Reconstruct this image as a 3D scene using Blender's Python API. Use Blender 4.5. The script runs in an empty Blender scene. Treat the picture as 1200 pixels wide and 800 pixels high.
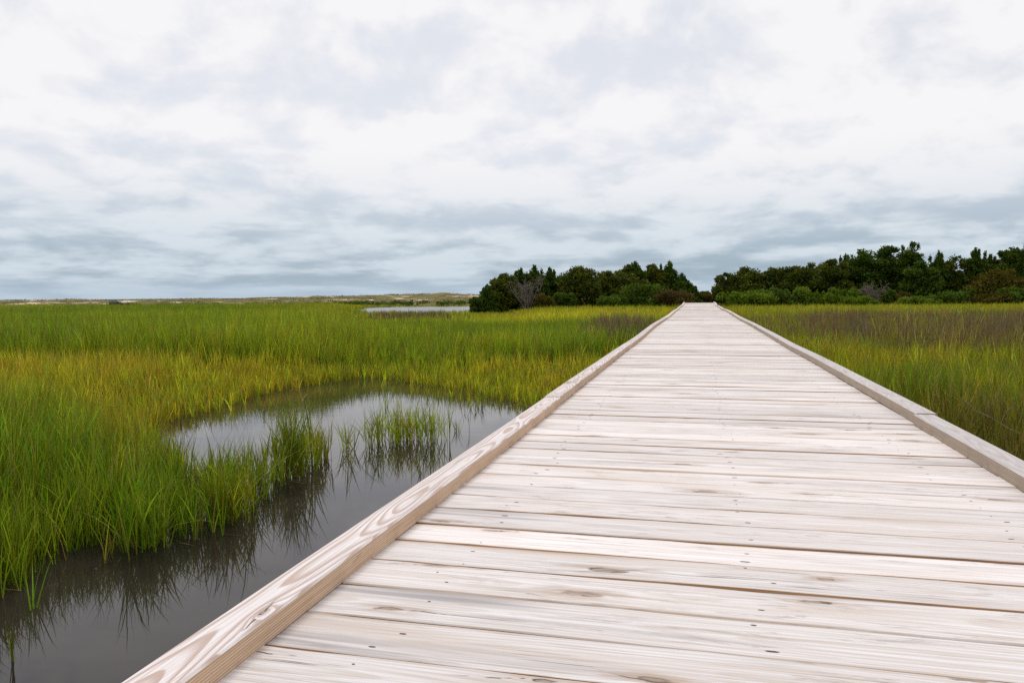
import bpy, math, random
import numpy as np
from mathutils import Matrix, Vector
R = math.radians
rng = np.random.default_rng(7)
random.seed(7)
scn = bpy.context.scene
COL = scn.collection

# ------------------------------------------------------------------ camera
F = 880.0                        # focal length in photo pixels (photo is 1200 wide)
CAM = np.array([-0.12, 0.0, 1.40])
YAW, PITCH, ROLL = R(13.85), R(3.47), R(0.46)
fw = np.array([-math.sin(YAW) * math.cos(PITCH), math.cos(YAW) * math.cos(PITCH), -math.sin(PITCH)])
rt0 = np.array([math.cos(YAW), math.sin(YAW), 0.0])
up0 = np.cross(rt0, fw)
rt = rt0 * math.cos(ROLL) - up0 * math.sin(ROLL)
up = up0 * math.cos(ROLL) + rt0 * math.sin(ROLL)
cam_data = bpy.data.cameras.new('camera')
cam_data.sensor_width = 36.0
cam_data.lens = 36.0 * F / 1200.0
cam_data.clip_start, cam_data.clip_end = 0.05, 9000
cam = bpy.data.objects.new('camera', cam_data)
COL.objects.link(cam)
M = Matrix(((rt[0], up[0], -fw[0], CAM[0]), (rt[1], up[1], -fw[1], CAM[1]), (rt[2], up[2], -fw[2], CAM[2]), (0, 0, 0, 1)))
cam.matrix_world = M
scn.camera = cam

def ray(u, v):
    return fw + rt * (u - 600) / F - up * (v - 400) / F

def on_z(u, v, z=0.0):
    """ground point where the sight line through photo pixel (u, v) meets height z"""
    d = ray(u, v)
    return CAM + d * ((z - CAM[2]) / d[2])

def at_depth(u, v, depth):
    return CAM + ray(u, v) * depth

def project(P):
    Q = P - CAM
    d = Q @ fw
    return 600 + F * (Q @ rt) / d, 400 - F * (Q @ up) / d, d

# ------------------------------------------------------------------ helpers
def tag(o, label, cat, group=None, kind=None):
    o['label'] = label
    o['category'] = cat
    if group:
        o['group'] = group
    if kind:
        o['kind'] = kind
    return o

def empty(name, loc):
    o = bpy.data.objects.new(name, None)
    o.location = loc
    o.empty_display_size = 0.2
    COL.objects.link(o)
    return o

def np_mesh(name, V, faces, mats, parent=None, cols=None, attrs=None, matidx=None, smooth=False):
    """faces: list of (k-column int arrays).  cols: n x 3 point colours.  attrs: {name: array}"""
    me = bpy.data.meshes.new(name)
    V = np.asarray(V, np.float32)
    me.vertices.add(len(V))
    me.vertices.foreach_set('co', V.ravel())
    tot = np.concatenate([np.full(len(f), f.shape[1], np.int32) for f in faces])
    loops = np.concatenate([np.asarray(f, np.int32).ravel() for f in faces])
    start = np.concatenate([[0], np.cumsum(tot)[:-1]]).astype(np.int32)
    me.loops.add(len(loops))
    me.loops.foreach_set('vertex_index', loops)
    me.polygons.add(len(tot))
    me.polygons.foreach_set('loop_start', start)
    me.polygons.foreach_set('loop_total', tot)
    me.polygons.foreach_set('use_smooth', np.full(len(tot), smooth))
    if not isinstance(mats, (list, tuple)):
        mats = [mats]
    for m in mats:
        me.materials.append(m)
    if matidx is not None:
        me.polygons.foreach_set('material_index', np.asarray(matidx, np.int32))
    if cols is not None:
        a = me.attributes.new('tint', 'FLOAT_COLOR', 'POINT')
        c = np.ones((len(V), 4), np.float32)
        c[:, :3] = cols
        a.data.foreach_set('color', c.ravel())
    for k, arr in (attrs or {}).items():
        arr = np.asarray(arr, np.float32)
        if arr.ndim == 1:
            a = me.attributes.new(k, 'FLOAT', 'POINT')
            a.data.foreach_set('value', arr)
        else:
            a = me.attributes.new(k, 'FLOAT_VECTOR', 'POINT')
            a.data.foreach_set('vector', arr.ravel())
    me.update(calc_edges=True)
    o = bpy.data.objects.new(name, me)
    COL.objects.link(o)
    if parent is not None:
        o.parent = parent
    return o

def hash2(ix, iy, seed):
    h = (ix.astype(np.int64) * 374761393 + iy.astype(np.int64) * 668265263 + seed * 974634777) & 0xFFFFFFFF
    h = ((h ^ (h >> 13)) * 1274126177) & 0xFFFFFFFF
    return ((h ^ (h >> 16)) & 0xFFFF) / 65535.0

def vnoise(x, y, seed=0, octaves=3):
    x = np.asarray(x, float); y = np.asarray(y, float)
    out = np.zeros_like(x); amp = 1.0; tot = 0.0
    for k in range(octaves):
        ix = np.floor(x); iy = np.floor(y)
        fx = x - ix; fy = y - iy
        fx = fx * fx * (3 - 2 * fx); fy = fy * fy * (3 - 2 * fy)
        a = hash2(ix, iy, seed + k); b = hash2(ix + 1, iy, seed + k)
        c = hash2(ix, iy + 1, seed + k); d = hash2(ix + 1, iy + 1, seed + k)
        out += amp * ((a * (1 - fx) + b * fx) * (1 - fy) + (c * (1 - fx) + d * fx) * fy)
        tot += amp; amp *= 0.5; x = x * 2.03 + 11.3; y = y * 2.03 + 5.7
    return out / tot

def sstep(a, b, x):
    t = np.clip((np.asarray(x, float) - a) / (b - a), 0, 1)
    return t * t * (3 - 2 * t)

def poly_sd(px, py, poly):
    """signed distance to a closed polygon, positive inside"""
    poly = np.asarray(poly)
    d2 = np.full(px.shape, 1e18); inside = np.zeros(px.shape, bool)
    n = len(poly)
    for i in range(n):
        ax, ay = poly[i]; bx, by = poly[(i + 1) % n]
        ex, ey = bx - ax, by - ay
        t = np.clip(((px - ax) * ex + (py - ay) * ey) / (ex * ex + ey * ey + 1e-12), 0, 1)
        dx = px - ax - t * ex; dy = py - ay - t * ey
        d2 = np.minimum(d2, dx * dx + dy * dy)
        c = ((ay > py) != (by > py)) & (px < (bx - ax) * (py - ay) / (by - ay + 1e-12) + ax)
        inside ^= c
    d = np.sqrt(d2)
    return np.where(inside, d, -d)

# ------------------------------------------------------------------ node helper
class NT:
    def __init__(self, tree):
        self.t = tree
        self.n = tree.nodes
        self.l = tree.links
    def node(self, typ, ins=None, **props):
        nd = self.n.new(typ)
        for k, v in props.items():
            setattr(nd, k, v)
        for k, v in (ins or {}).items():
            self.put(nd.inputs[k], v)
        return nd
    def put(self, sock, v):
        if isinstance(v, bpy.types.NodeSocket):
            self.l.new(v, sock)
        else:
            if sock.type == 'RGBA' and len(v) == 3:
                v = (*v, 1)
            sock.default_value = v
    def math(self, op, a, b=0.0, c=None, clamp=False):
        nd = self.node('ShaderNodeMath', operation=op, use_clamp=clamp)
        self.put(nd.inputs[0], a); self.put(nd.inputs[1], b)
        if c is not None:
            self.put(nd.inputs[2], c)
        return nd.outputs[0]
    def vmath(self, op, a, b):
        nd = self.node('ShaderNodeVectorMath', operation=op)
        self.put(nd.inputs[0], a); self.put(nd.inputs[1], b)
        return nd.outputs[0]
    def mix(self, f, a, b, mode='MIX'):
        nd = self.node('ShaderNodeMix', data_type='RGBA', blend_type=mode)
        self.put(nd.inputs[0], f); self.put(nd.inputs[6], a); self.put(nd.inputs[7], b)
        return nd.outputs[2]
    def noise(self, vec, scale=1.0, detail=3, rough=0.5, dist=0.0):
        nd = self.node('ShaderNodeTexNoise', {'Scale': scale, 'Detail': detail, 'Roughness': rough, 'Distortion': dist})
        if vec is not None:
            self.put(nd.inputs['Vector'], vec)
        return nd.outputs['Fac']
    def ramp(self, f, a, b, lo=0.0, hi=1.0):
        nd = self.node('ShaderNodeMapRange', {'From Min': a, 'From Max': b, 'To Min': lo, 'To Max': hi}, interpolation_type='SMOOTHSTEP')
        self.put(nd.inputs['Value'], f)
        return nd.outputs['Result']
    def attr(self, name, out='Fac'):
        return self.node('ShaderNodeAttribute', attribute_name=name).outputs[out]

def new_mat(name):
    m = bpy.data.materials.new(name)
    m.use_nodes = True
    nt = NT(m.node_tree)
    nt.n.clear()
    nt.out = nt.node('ShaderNodeOutputMaterial')
    return m, nt

def principled(nt, **ins):
    p = nt.node('ShaderNodeBsdfPrincipled')
    for k, v in ins.items():
        nt.put(p.inputs[k.replace('_', ' ')], v)
    nt.l.new(p.outputs[0], nt.out.inputs['Surface'])
    return p

# ------------------------------------------------------------------ materials
def plain(name, col, rough=0.7, spec=0.3, metallic=0.0):
    m, nt = new_mat(name)
    principled(nt, Base_Color=col, Roughness=rough, Metallic=metallic, **{'Specular_IOR_Level': spec})
    return m

def leaf_mat(name, trans=0.35, rough=0.55, spec=0.15):
    m, nt = new_mat(name)
    c = nt.attr('tint', 'Color')
    p = principled(nt, Base_Color=c, Roughness=rough, **{'Specular_IOR_Level': spec})
    if trans > 0:
        tr = nt.node('ShaderNodeBsdfTranslucent', {'Color': nt.mix(1.0, c, (1.25, 1.15, 0.55), 'MULTIPLY')})
        mx = nt.node('ShaderNodeMixShader', {0: trans, 1: p.outputs[0], 2: tr.outputs[0]})
        nt.l.new(mx.outputs[0], nt.out.inputs['Surface'])
    return m

def wood_mat(name, white, tan, grey, ring_mix, ring_size, tanness, knots=True, greyness=0.5, zoff=0.045, amp=0.055, fx=1.6):
    m, nt = new_mat(name)
    pco = nt.attr('pco', 'Vector')
    pid = nt.attr('pid', 'Fac')
    sp = nt.node('ShaderNodeSeparateXYZ', {0: pco})
    off = nt.node('ShaderNodeCombineXYZ', {0: nt.math('MULTIPLY', pid, 371.0), 1: nt.math('MULTIPLY', pid, 91.0), 2: nt.math('MULTIPLY', pid, 53.0)}).outputs[0]
    V = nt.vmath('ADD', pco, off)
    def sc(x, y, z):
        return nt.vmath('MULTIPLY', V, (x, y, z))
    # growth rings: distance from a wandering pith line, so flat faces show cathedral figure
    w1 = nt.noise(sc(1.1, 4.0, 4.0), 1.0, 3, 0.45)
    w2 = nt.noise(nt.vmath('ADD', sc(fx, 3.0, 3.0), (17.0, 3.0, 9.0)), 1.0, 1.2, 0.4)
    yy = nt.math('ADD', sp.outputs[1], nt.math('MULTIPLY', nt.math('SUBTRACT', w1, 0.5), 0.045))
    zz = nt.math('ADD', nt.math('ADD', sp.outputs[2], zoff), nt.math('MULTIPLY', nt.math('SUBTRACT', w2, 0.5), amp * 2))
    # knots push the rings aside
    knotd = None
    if knots:
        vo = nt.node('ShaderNodeTexVoronoi', {'Vector': sc(2.0, 6.5, 0.0), 'Scale': 1.0, 'Randomness': 1.0}, voronoi_dimensions='2D')
        kd = vo.outputs['Distance']
        krnd = nt.node('ShaderNodeSeparateColor', {0: vo.outputs['Color']}).outputs[0]
        ksel = nt.math('GREATER_THAN', krnd, 0.42)
        kd = nt.math('MULTIPLY', kd, nt.math('ADD', 0.75, nt.math('MULTIPLY', nt.math('FRACT', nt.math('MULTIPLY', krnd, 17.0)), 2.2)))
        kbump = nt.math('MULTIPLY', nt.math('POWER', 2.718, nt.math('MULTIPLY', kd, -9.0)), ksel)
        zz = nt.math('ADD', zz, nt.math('MULTIPLY', kbump, 0.035))
        knotd = (kd, ksel)
    r = nt.math('SQRT', nt.math('ADD', nt.math('MULTIPLY', yy, yy), nt.math('MULTIPLY', zz, zz)))
    ph = nt.math('FRACT', nt.math('DIVIDE', r, ring_size))
    ring = nt.math('MULTIPLY', nt.ramp(ph, 0.30, 0.82), nt.ramp(ph, 1.0, 0.90))
    fine = nt.noise(sc(2.2, 190.0, 190.0), 1.0, 4, 0.65)
    streak = nt.noise(sc(1.3, 45.0, 45.0), 1.0, 4, 0.6)
    blot = nt.noise(sc(1.6, 10.0, 10.0), 1.0, 4, 0.55, 0.3)
    blot2 = nt.noise(nt.vmath('ADD', sc(1.0, 7.0, 7.0), (31.0, 7.0, 2.0)), 1.0, 4, 0.6, 0.4)
    grit = nt.noise(sc(420.0, 520.0, 420.0), 1.0, 2, 0.6)
    c = nt.mix(nt.math('MULTIPLY', nt.ramp(fine, 0.42, 0.68), 0.45), white, tan)
    c = nt.mix(nt.math('MULTIPLY', ring, ring_mix), c, tan)
    c = nt.mix(nt.math('MULTIPLY', nt.ramp(blot, 0.46, 0.72), tanness), c, nt.mix(0.35, tan, white))
    c = nt.mix(nt.math('MULTIPLY', nt.math('MULTIPLY', nt.ramp(blot2, 0.48, 0.72), nt.ramp(streak, 0.35, 0.65)), greyness), c, grey)
    # worn patches: broken, scuffed short streaks of grey brown
    wear = nt.noise(sc(8.0, 60.0, 60.0), 1.0, 6, 0.72, 0.5)
    wmask = nt.ramp(nt.noise(nt.vmath('ADD', sc(1.4, 5.0, 5.0), (5.0, 1.0, 8.0)), 1.0, 3, 0.6), 0.40, 0.66)
    c = nt.mix(nt.math('MULTIPLY', nt.ramp(wear, 0.54, 0.64), nt.math('MULTIPLY', nt.math('ADD', wmask, 0.08), 0.68)), c, nt.mix(0.5, grey, (0.30, 0.20, 0.13)))
    # raised dark fibres
    fib = nt.noise(sc(3.5, 330.0, 330.0), 1.0, 3, 0.6)
    c = nt.mix(nt.math('MULTIPLY', nt.ramp(fib, 0.54, 0.70), nt.ramp(nt.noise(sc(1.2, 16.0, 16.0), 1.0, 2), 0.36, 0.62, 0.15, 0.75)), c, nt.mix(0.5, tan, grey))
    # stained board edges
    ey = nt.math('ABSOLUTE', sp.outputs[1])
    edg = nt.math('MULTIPLY', nt.ramp(nt.math('ADD', ey, nt.math('MULTIPLY', nt.math('SUBTRACT', blot, 0.5), 0.05)), 0.058, 0.074), 0.55 if knots else 0.0)
    c = nt.mix(edg, c, nt.mix(0.4, tan, (0.42, 0.27, 0.14)))
    # per-board tone
    tone = nt.ramp(nt.math('FRACT', nt.math('MULTIPLY', pid, 57.3)), 0.0, 1.0, 0.84, 1.05)
    c = nt.mix(1.0, c, nt.node('ShaderNodeCombineColor', {0: tone, 1: tone, 2: tone}).outputs[0], 'MULTIPLY')
    # fine dark checks along the grain
    chk = nt.noise(sc(3.2, 120.0, 120.0), 1.0, 2, 0.5)
    chk0 = nt.noise(sc(1.5, 60.0, 60.0), 1.0, 1, 0.5, 0.6)
    chkm = nt.math('MULTIPLY', nt.ramp(chk, 0.635, 0.70), nt.ramp(nt.noise(sc(2.0, 14.0, 14.0), 1.0, 2), 0.5, 0.66))
    c = nt.mix(nt.math('MULTIPLY', chkm, 0.75), c, (0.10, 0.06, 0.045))
    hgt = nt.math('ADD', nt.math('MULTIPLY', fine, 0.5), nt.math('MULTIPLY', chkm, -1.2))
    c = nt.mix(nt.math('MULTIPLY', nt.ramp(grit, 0.45, 0.8), 0.16), c, grey)
    if knots:
        kd, ksel = knotd
        kwob = nt.math('ADD', kd, nt.math('MULTIPLY', nt.math('SUBTRACT', nt.noise(sc(22.0, 60.0, 60.0), 1.0, 3), 0.5), 0.16))
        halo = nt.math('MULTIPLY', nt.ramp(kwob, 0.26, 0.09), ksel)
        core = nt.math('MULTIPLY', nt.ramp(kwob, 0.085, 0.05), ksel)
        rim = nt.math('MULTIPLY', core, nt.ramp(kwob, 0.03, 0.06))
        c = nt.mix(nt.math('MULTIPLY', halo, nt.math('MULTIPLY', nt.ramp(streak, 0.36, 0.56), 0.75)), c, nt.mix(0.35, tan, (0.30, 0.25, 0.22)))
        c = nt.mix(nt.math('MULTIPLY', core, 0.65), c, (0.24, 0.155, 0.10))
        c = nt.mix(nt.math('MULTIPLY', rim, nt.ramp(nt.noise(sc(25.0, 45.0, 45.0), 1.0, 2), 0.42, 0.6)), c, (0.05, 0.03, 0.022))
        hgt = nt.math('SUBTRACT', hgt, nt.math('MULTIPLY', rim, 0.8))
        # drying cracks that leave a knot along the grain
        kp = nt.node('ShaderNodeSeparateXYZ', {0: vo.outputs['Position']})
        vs = nt.node('ShaderNodeSeparateXYZ', {0: V})
        dx = nt.math('SUBTRACT', vs.outputs[0], nt.math('DIVIDE', kp.outputs[0], 2.0))
        dy = nt.math('SUBTRACT', vs.outputs[1], nt.math('DIVIDE', kp.outputs[1], 6.5))
        wob = nt.math('MULTIPLY', nt.math('SUBTRACT', nt.noise(sc(9.0, 3.0, 3.0), 1.0, 3, 0.6), 0.5), 0.030)
        skew = nt.math('MULTIPLY', dx, nt.math('MULTIPLY', nt.math('SUBTRACT', nt.math('FRACT', nt.math('MULTIPLY', krnd, 43.0)), 0.5), 0.5))
        cr_ = nt.math('ABSOLUTE', nt.math('ADD', nt.math('ADD', dy, wob), skew))
        ext = nt.ramp(nt.math('ABSOLUTE', nt.math('SUBTRACT', dx, nt.math('MULTIPLY', nt.math('SUBTRACT', nt.math('FRACT', nt.math('MULTIPLY', krnd, 91.0)), 0.5), 0.12))), 0.11, 0.02)
        crk = nt.math('MULTIPLY', nt.math('MULTIPLY', nt.ramp(cr_, 0.0026, 0.0008), ext), nt.math('MULTIPLY', ksel, nt.math('GREATER_THAN', nt.math('FRACT', nt.math('MULTIPLY', krnd, 29.0)), 0.45)))
        crk = nt.math('MULTIPLY', crk, nt.ramp(nt.noise(sc(30.0, 8.0, 8.0), 1.0, 2), 0.38, 0.5))
        c = nt.mix(nt.math('MULTIPLY', crk, 0.9), c, (0.06, 0.03, 0.02))
        smk = nt.math('MULTIPLY', nt.math('MULTIPLY', nt.ramp(cr_, 0.022, 0.002), ext), nt.math('MULTIPLY', ksel, nt.ramp(streak, 0.38, 0.6)))
        c = nt.mix(nt.math('MULTIPLY', smk, 0.35), c, nt.mix(0.6, tan, grey))
    bmp = nt.node('ShaderNodeBump', {'Strength': 0.5, 'Distance': 0.0012, 'Height': hgt})
    principled(nt, Base_Color=c, Roughness=0.75, Normal=bmp.outputs[0], **{'Specular_IOR_Level': 0.25})
    return m

WHITE = (0.85, 0.82, 0.82)
m_plank = wood_mat('bleached_plank', WHITE, (0.50, 0.355, 0.24), (0.37, 0.35, 0.355), 0.26, 0.0075, 0.55, greyness=0.95, fx=0.9, amp=0.04)
m_plank_side = wood_mat('plank_edge', (0.40, 0.215, 0.095), (0.22, 0.105, 0.04), (0.2, 0.15, 0.1), 0.4, 0.010, 0.5, knots=False)
m_rail = wood_mat('bleached_rail', (0.75, 0.71, 0.705), (0.40, 0.255, 0.185), (0.50, 0.46, 0.45), 0.72, 0.0070, 0.15, knots=True, greyness=0.7, zoff=0.004, amp=0.040, fx=1.75)
m_rail_side = wood_mat('tan_rail_side', (0.69, 0.51, 0.365), (0.37, 0.22, 0.12), (0.33, 0.25, 0.19), 0.75, 0.0048, 0.35, knots=False, zoff=0.07, amp=0.006, fx=0.6)
m_rail_grey = wood_mat('grey_rail', (0.68, 0.645, 0.64), (0.50, 0.42, 0.37), (0.32, 0.295, 0.31), 0.55, 0.008, 0.3, knots=True, greyness=0.9, zoff=0.01, amp=0.036, fx=2.2)
m_rail_grey_side = wood_mat('grey_rail_side', (0.50, 0.41, 0.32), (0.30, 0.22, 0.15), (0.22, 0.18, 0.15), 0.6, 0.006, 0.4, knots=False, zoff=0.07, amp=0.006, fx=0.6)
m_nail = plain('rusty_nail', (0.06, 0.04, 0.035), 0.6)
m_beam = wood_mat('treated_beam', (0.25, 0.19, 0.12), (0.15, 0.10, 0.06), (0.16, 0.14, 0.12), 0.5, 0.012, 0.4, knots=False)
m_grass = leaf_mat('marsh_grass_blades', 0.34, 0.45, 0.22)
m_rush = leaf_mat('rush_blades', 0.2, 0.6, 0.08)
m_leaf = leaf_mat('tree_leaves', 0.25, 0.6, 0.06)
m_bush = leaf_mat('bush_leaves', 0.3, 0.6, 0.10)
m_bark = plain('grey_bark', (0.085, 0.07, 0.058), 0.9, 0.1)
m_twig = plain('dead_twig', (0.20, 0.165, 0.14), 0.9, 0.1)

def mud_mat():
    m, nt = new_mat('marsh_mud')
    co = nt.node('ShaderNodeNewGeometry').outputs['Position']
    n1 = nt.noise(co, 1.5, 5, 0.6)
    n2 = nt.noise(co, 0.05, 5, 0.6)
    c = nt.mix(nt.ramp(n1, 0.35, 0.7), (0.030, 0.024, 0.015), (0.060, 0.050, 0.028))
    c = nt.mix(nt.math('MULTIPLY', nt.ramp(n2, 0.35, 0.65), 0.7), c, (0.055, 0.070, 0.016))
    principled(nt, Base_Color=c, Roughness=0.9, **{'Specular_IOR_Level': 0.15})
    return m
m_mud = mud_mat()

def water_mat():
    m, nt = new_mat('marsh_water')
    co = nt.node('ShaderNodeNewGeometry').outputs['Position']
    n1 = nt.noise(nt.vmath('MULTIPLY', co, (2.2, 6.5, 1.0)), 1.0, 2, 0.5)
    n2 = nt.noise(co, 14.0, 2, 0.5)
    msk = nt.ramp(nt.noise(co, 0.35, 2, 0.5), 0.42, 0.62)
    h = nt.math('ADD', nt.math('MULTIPLY', n1, 1.0), nt.math('MULTIPLY', n2, 0.12))
    bmp = nt.node('ShaderNodeBump', {'Strength': 0.35, 'Distance': 0.0022, 'Height': nt.math('MULTIPLY', h, nt.math('ADD', nt.math('MULTIPLY', msk, 0.7), 0.3))})
    bed = nt.mix(nt.ramp(nt.noise(co, 1.2, 4, 0.6), 0.35, 0.7), (0.018, 0.013, 0.012), (0.034, 0.025, 0.022))
    principled(nt, Base_Color=bed, Roughness=0.02, IOR=1.37, Normal=bmp.outputs[0], **{'Specular_IOR_Level': 0.5})
    return m
m_water = water_mat()
def rippled_mat():
    m, nt = new_mat('wind_rippled_water')
    co = nt.node('ShaderNodeNewGeometry').outputs['Position']
    bmp = nt.node('ShaderNodeBump', {'Strength': 0.8, 'Distance': 0.03, 'Height': nt.noise(nt.vmath('MULTIPLY', co, (2.0, 5.0, 1.0)), 1.0, 3, 0.6)})
    principled(nt, Base_Color=(0.05, 0.05, 0.05), Roughness=0.22, IOR=1.42, Normal=bmp.outputs[0])
    return m
m_ripple = rippled_mat()

def dune_mat():
    m, nt = new_mat('dune_sand_and_turf')
    co = nt.node('ShaderNodeNewGeometry').outputs['Position']
    st = nt.vmath('MULTIPLY', co, (0.16, 0.16, 1.1))
    n1 = nt.noise(st, 1.0, 5, 0.62, 0.6)
    n2 = nt.noise(nt.vmath('MULTIPLY', co, (0.5, 0.5, 2.0)), 1.0, 4, 0.6)
    turf = nt.mix(nt.ramp(n2, 0.3, 0.7), (0.085, 0.085, 0.022), (0.20, 0.16, 0.06))
    c = nt.mix(nt.ramp(n1, 0.56, 0.61), turf, (0.62, 0.50, 0.36))
    principled(nt, Base_Color=c, Roughness=0.95, **{'Specular_IOR_Level': 0.1})
    return m
m_dune = dune_mat()

# ------------------------------------------------------------------ world and sun
def build_world():
    w = bpy.data.worlds.new('World')
    scn.world = w
    w.use_nodes = True
    nt = NT(w.node_tree)
    nt.n.clear()
    out = nt.node('ShaderNodeOutputWorld')
    sky = nt.node('ShaderNodeTexSky', sky_type='NISHITA', sun_disc=False, sun_elevation=R(52), sun_rotation=R(-25))
    sky.air_density, sky.dust_density, sky.ozone_density = 1.0, 1.0, 1.5
    g = nt.node('ShaderNodeTexCoord').outputs['Generated']
    s = nt.node('ShaderNodeSeparateXYZ', {0: g})
    x, y, z = s.outputs
    el = nt.math('MAXIMUM', z, 0.0)
    inv = nt.math('DIVIDE', 1.0, nt.math('ADD', el, 0.17))
    hyp = nt.math('MAXIMUM', nt.math('SQRT', nt.math('ADD', nt.math('MULTIPLY', x, x), nt.math('MULTIPLY', y, y))), 0.05)
    P = nt.node('ShaderNodeCombineXYZ', {0: nt.math('MULTIPLY', nt.math('DIVIDE', x, hyp), 4.0), 1: nt.math('MULTIPLY', nt.math('DIVIDE', y, hyp), 4.0),
                                         2: nt.math('MULTIPLY', nt.math('LOGARITHM', nt.math('ADD', el, 0.065), 2.71828), 2.1)}).outputs[0]
    def soft(P):
        big = nt.noise(nt.vmath('ADD', P, (3.1, 1.7, 0.0)), 0.70, 3, 0.5, 0.3)
        mid = nt.noise(nt.vmath('ADD', P, (9.4, 4.2, 0.0)), 1.9, 8, 0.57, 0.25)
        return nt.math('ADD', nt.math('MULTIPLY', big, 0.34), nt.math('MULTIPLY', mid, 0.38))
    def billow(P):
        wn = nt.node('ShaderNodeTexNoise', {'Vector': nt.vmath('ADD', P, (2.0, 8.0, 1.0)), 'Scale': 2.0, 'Detail': 5.0, 'Roughness': 0.58})
        wv = nt.vmath('ADD', P, nt.vmath('MULTIPLY', nt.vmath('SUBTRACT', wn.outputs['Color'], (0.5, 0.5, 0.5)), (0.9, 0.9, 0.9)))
        vo = nt.node('ShaderNodeTexVoronoi', {'Vector': wv, 'Scale': 1.55, 'Detail': 1.0, 'Roughness': 0.5}, voronoi_dimensions='3D', feature='F1', normalize=True)
        bil = nt.math('SUBTRACT', 1.0, nt.math('MULTIPLY', vo.outputs['Distance'], 1.25))
        return nt.math('MULTIPLY', bil, 0.28)
    cl0 = soft(P)
    clu = soft(nt.vmath('ADD', P, (0.0, 0.0, 0.22)))
    cl = nt.math('ADD', nt.math('ADD', cl0, billow(P)), nt.math('MULTIPLY', nt.math('SUBTRACT', cl0, clu), 0.65))  # puts a top-lit look into the cloud colour: bright tops, dark undersides
    # thin towards the horizon: more grey-blue undersides low down, whiter overhead
    low = nt.ramp(el, 0.0, 0.21)
    thr = nt.math('ADD', 0.542, nt.math('MULTIPLY', low, -0.050))
    f = nt.ramp(nt.math('SUBTRACT', cl, thr), -0.10, 0.085)
    K = 10.0                        # background strength is 0.1
    under = nt.mix(low, (0.235 * K, 0.35 * K, 0.47 * K), (0.755 * K, 0.765 * K, 0.805 * K))
    lit = nt.mix(nt.ramp(el, 0.02, 0.20), (0.63 * K, 0.715 * K, 0.785 * K), (0.925 * K, 0.915 * K, 0.935 * K))
    c = nt.mix(f, under, lit)
    # thin veil: a little of the clear sky shows through the gaps
    c = nt.mix(nt.math('MULTIPLY', nt.math('SUBTRACT', 1.0, f), 0.10), c, nt.mix(1.0, sky.outputs[0], (1.6, 1.6, 1.6), 'MULTIPLY'))
    # pale strip right on the horizon
    c = nt.mix(nt.ramp(el, 0.035, 0.0, 0.0, 0.75), c, (0.475 * K, 0.575 * K, 0.68 * K))
    bg = nt.node('ShaderNodeBackground', {'Color': c, 'Strength': 0.1})
    nt.l.new(bg.outputs[0], out.inputs[0])
build_world()
sun_d = bpy.data.lights.new('sun', 'SUN')
sun_d.energy, sun_d.angle, sun_d.color = 1.5, R(22), (1.0, 0.965, 0.92)
sun = bpy.data.objects.new('sun', sun_d)
az, elv = R(-25), R(52)             # ahead of the camera, a little west
sdir = Vector((math.sin(az) * math.cos(elv), math.cos(az) * math.cos(elv), math.sin(elv)))
sun.rotation_euler = sdir.to_track_quat('Z', 'Y').to_euler()
sun.location = (0, 0, 30)
COL.objects.link(sun)

# ------------------------------------------------------------------ ponds
pond_px = [(628, 476), (600, 472), (560, 463), (520, 455), (470, 447), (430, 443), (380, 449), (330, 457), (285, 467), (258, 482), (215, 489), (188, 497),
           (165, 515), (180, 542), (225, 578), (290, 569), (335, 545), (372, 538), (372, 550), (338, 563), (308, 590), (268, 612), (218, 628), (170, 643), (108, 645),
           (40, 662), (0, 690), (-80, 722), (-260, 800)]
POND = [(0.35, -2.0), (0.35, 9.2)] + [tuple(on_z(u, v)[:2]) for u, v in pond_px] + [(-4.5, -2.0)]
far_px = [(412, 366), (432, 361.0), (470, 359.8), (556, 359.0), (590, 361), (590, 365), (556, 367), (500, 368), (430, 368)]
FARPOND = [tuple(on_z(u, v)[:2]) for u, v in far_px]

def ground_z(x, y):
    sd = poly_sd(x, y, POND) + 0.10 * (vnoise(x * 3, y * 3, 5, 2) - 0.5)
    sf = poly_sd(x, y, FARPOND)
    base = 0.045 + 0.05 * (vnoise(x * 0.4, y * 0.4, 3, 3) - 0.5)
    z = base + (-0.075 - base) * sstep(-1.6, -0.5, sd) - 0.28 * sstep(-0.05, 0.45, sd)
    z = np.where(sf > -1, z - 0.4 * sstep(-1, 1.5, sf), z)
    return z

def graded(a, b, fine_a, fine_b, step, grow=1.22):
    xs = list(np.arange(fine_a, fine_b + 1e-6, step))
    s, x = step, fine_b
    while x < b:
        s *= grow; x += s; xs.append(x)
    s, x = step, fine_a
    while x > a:
        s *= grow; x -= s; xs.insert(0, x)
    return np.array(xs)

def grid_mesh(name, xs, ys, zf, mat, smooth=True):
    X, Y = np.meshgrid(xs, ys)
    Z = zf(X.ravel(), Y.ravel())
    V = np.stack([X.ravel(), Y.ravel(), Z], 1)
    nx, ny = len(xs), len(ys)
    i = np.arange(ny - 1)[:, None] * nx + np.arange(nx - 1)[None, :]
    i = i.ravel()
    return np_mesh(name, V, [np.stack([i, i + 1, i + 1 + nx, i + nx], 1)], mat, smooth=smooth)

g = grid_mesh('ground', graded(-3500, 3500, -9, 2, 0.12), graded(-400, 6000, -2, 15, 0.12), ground_z, m_mud)
tag(g, 'dark brown marsh mud carrying the grass and the ponds', 'ground', kind='structure')

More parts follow.
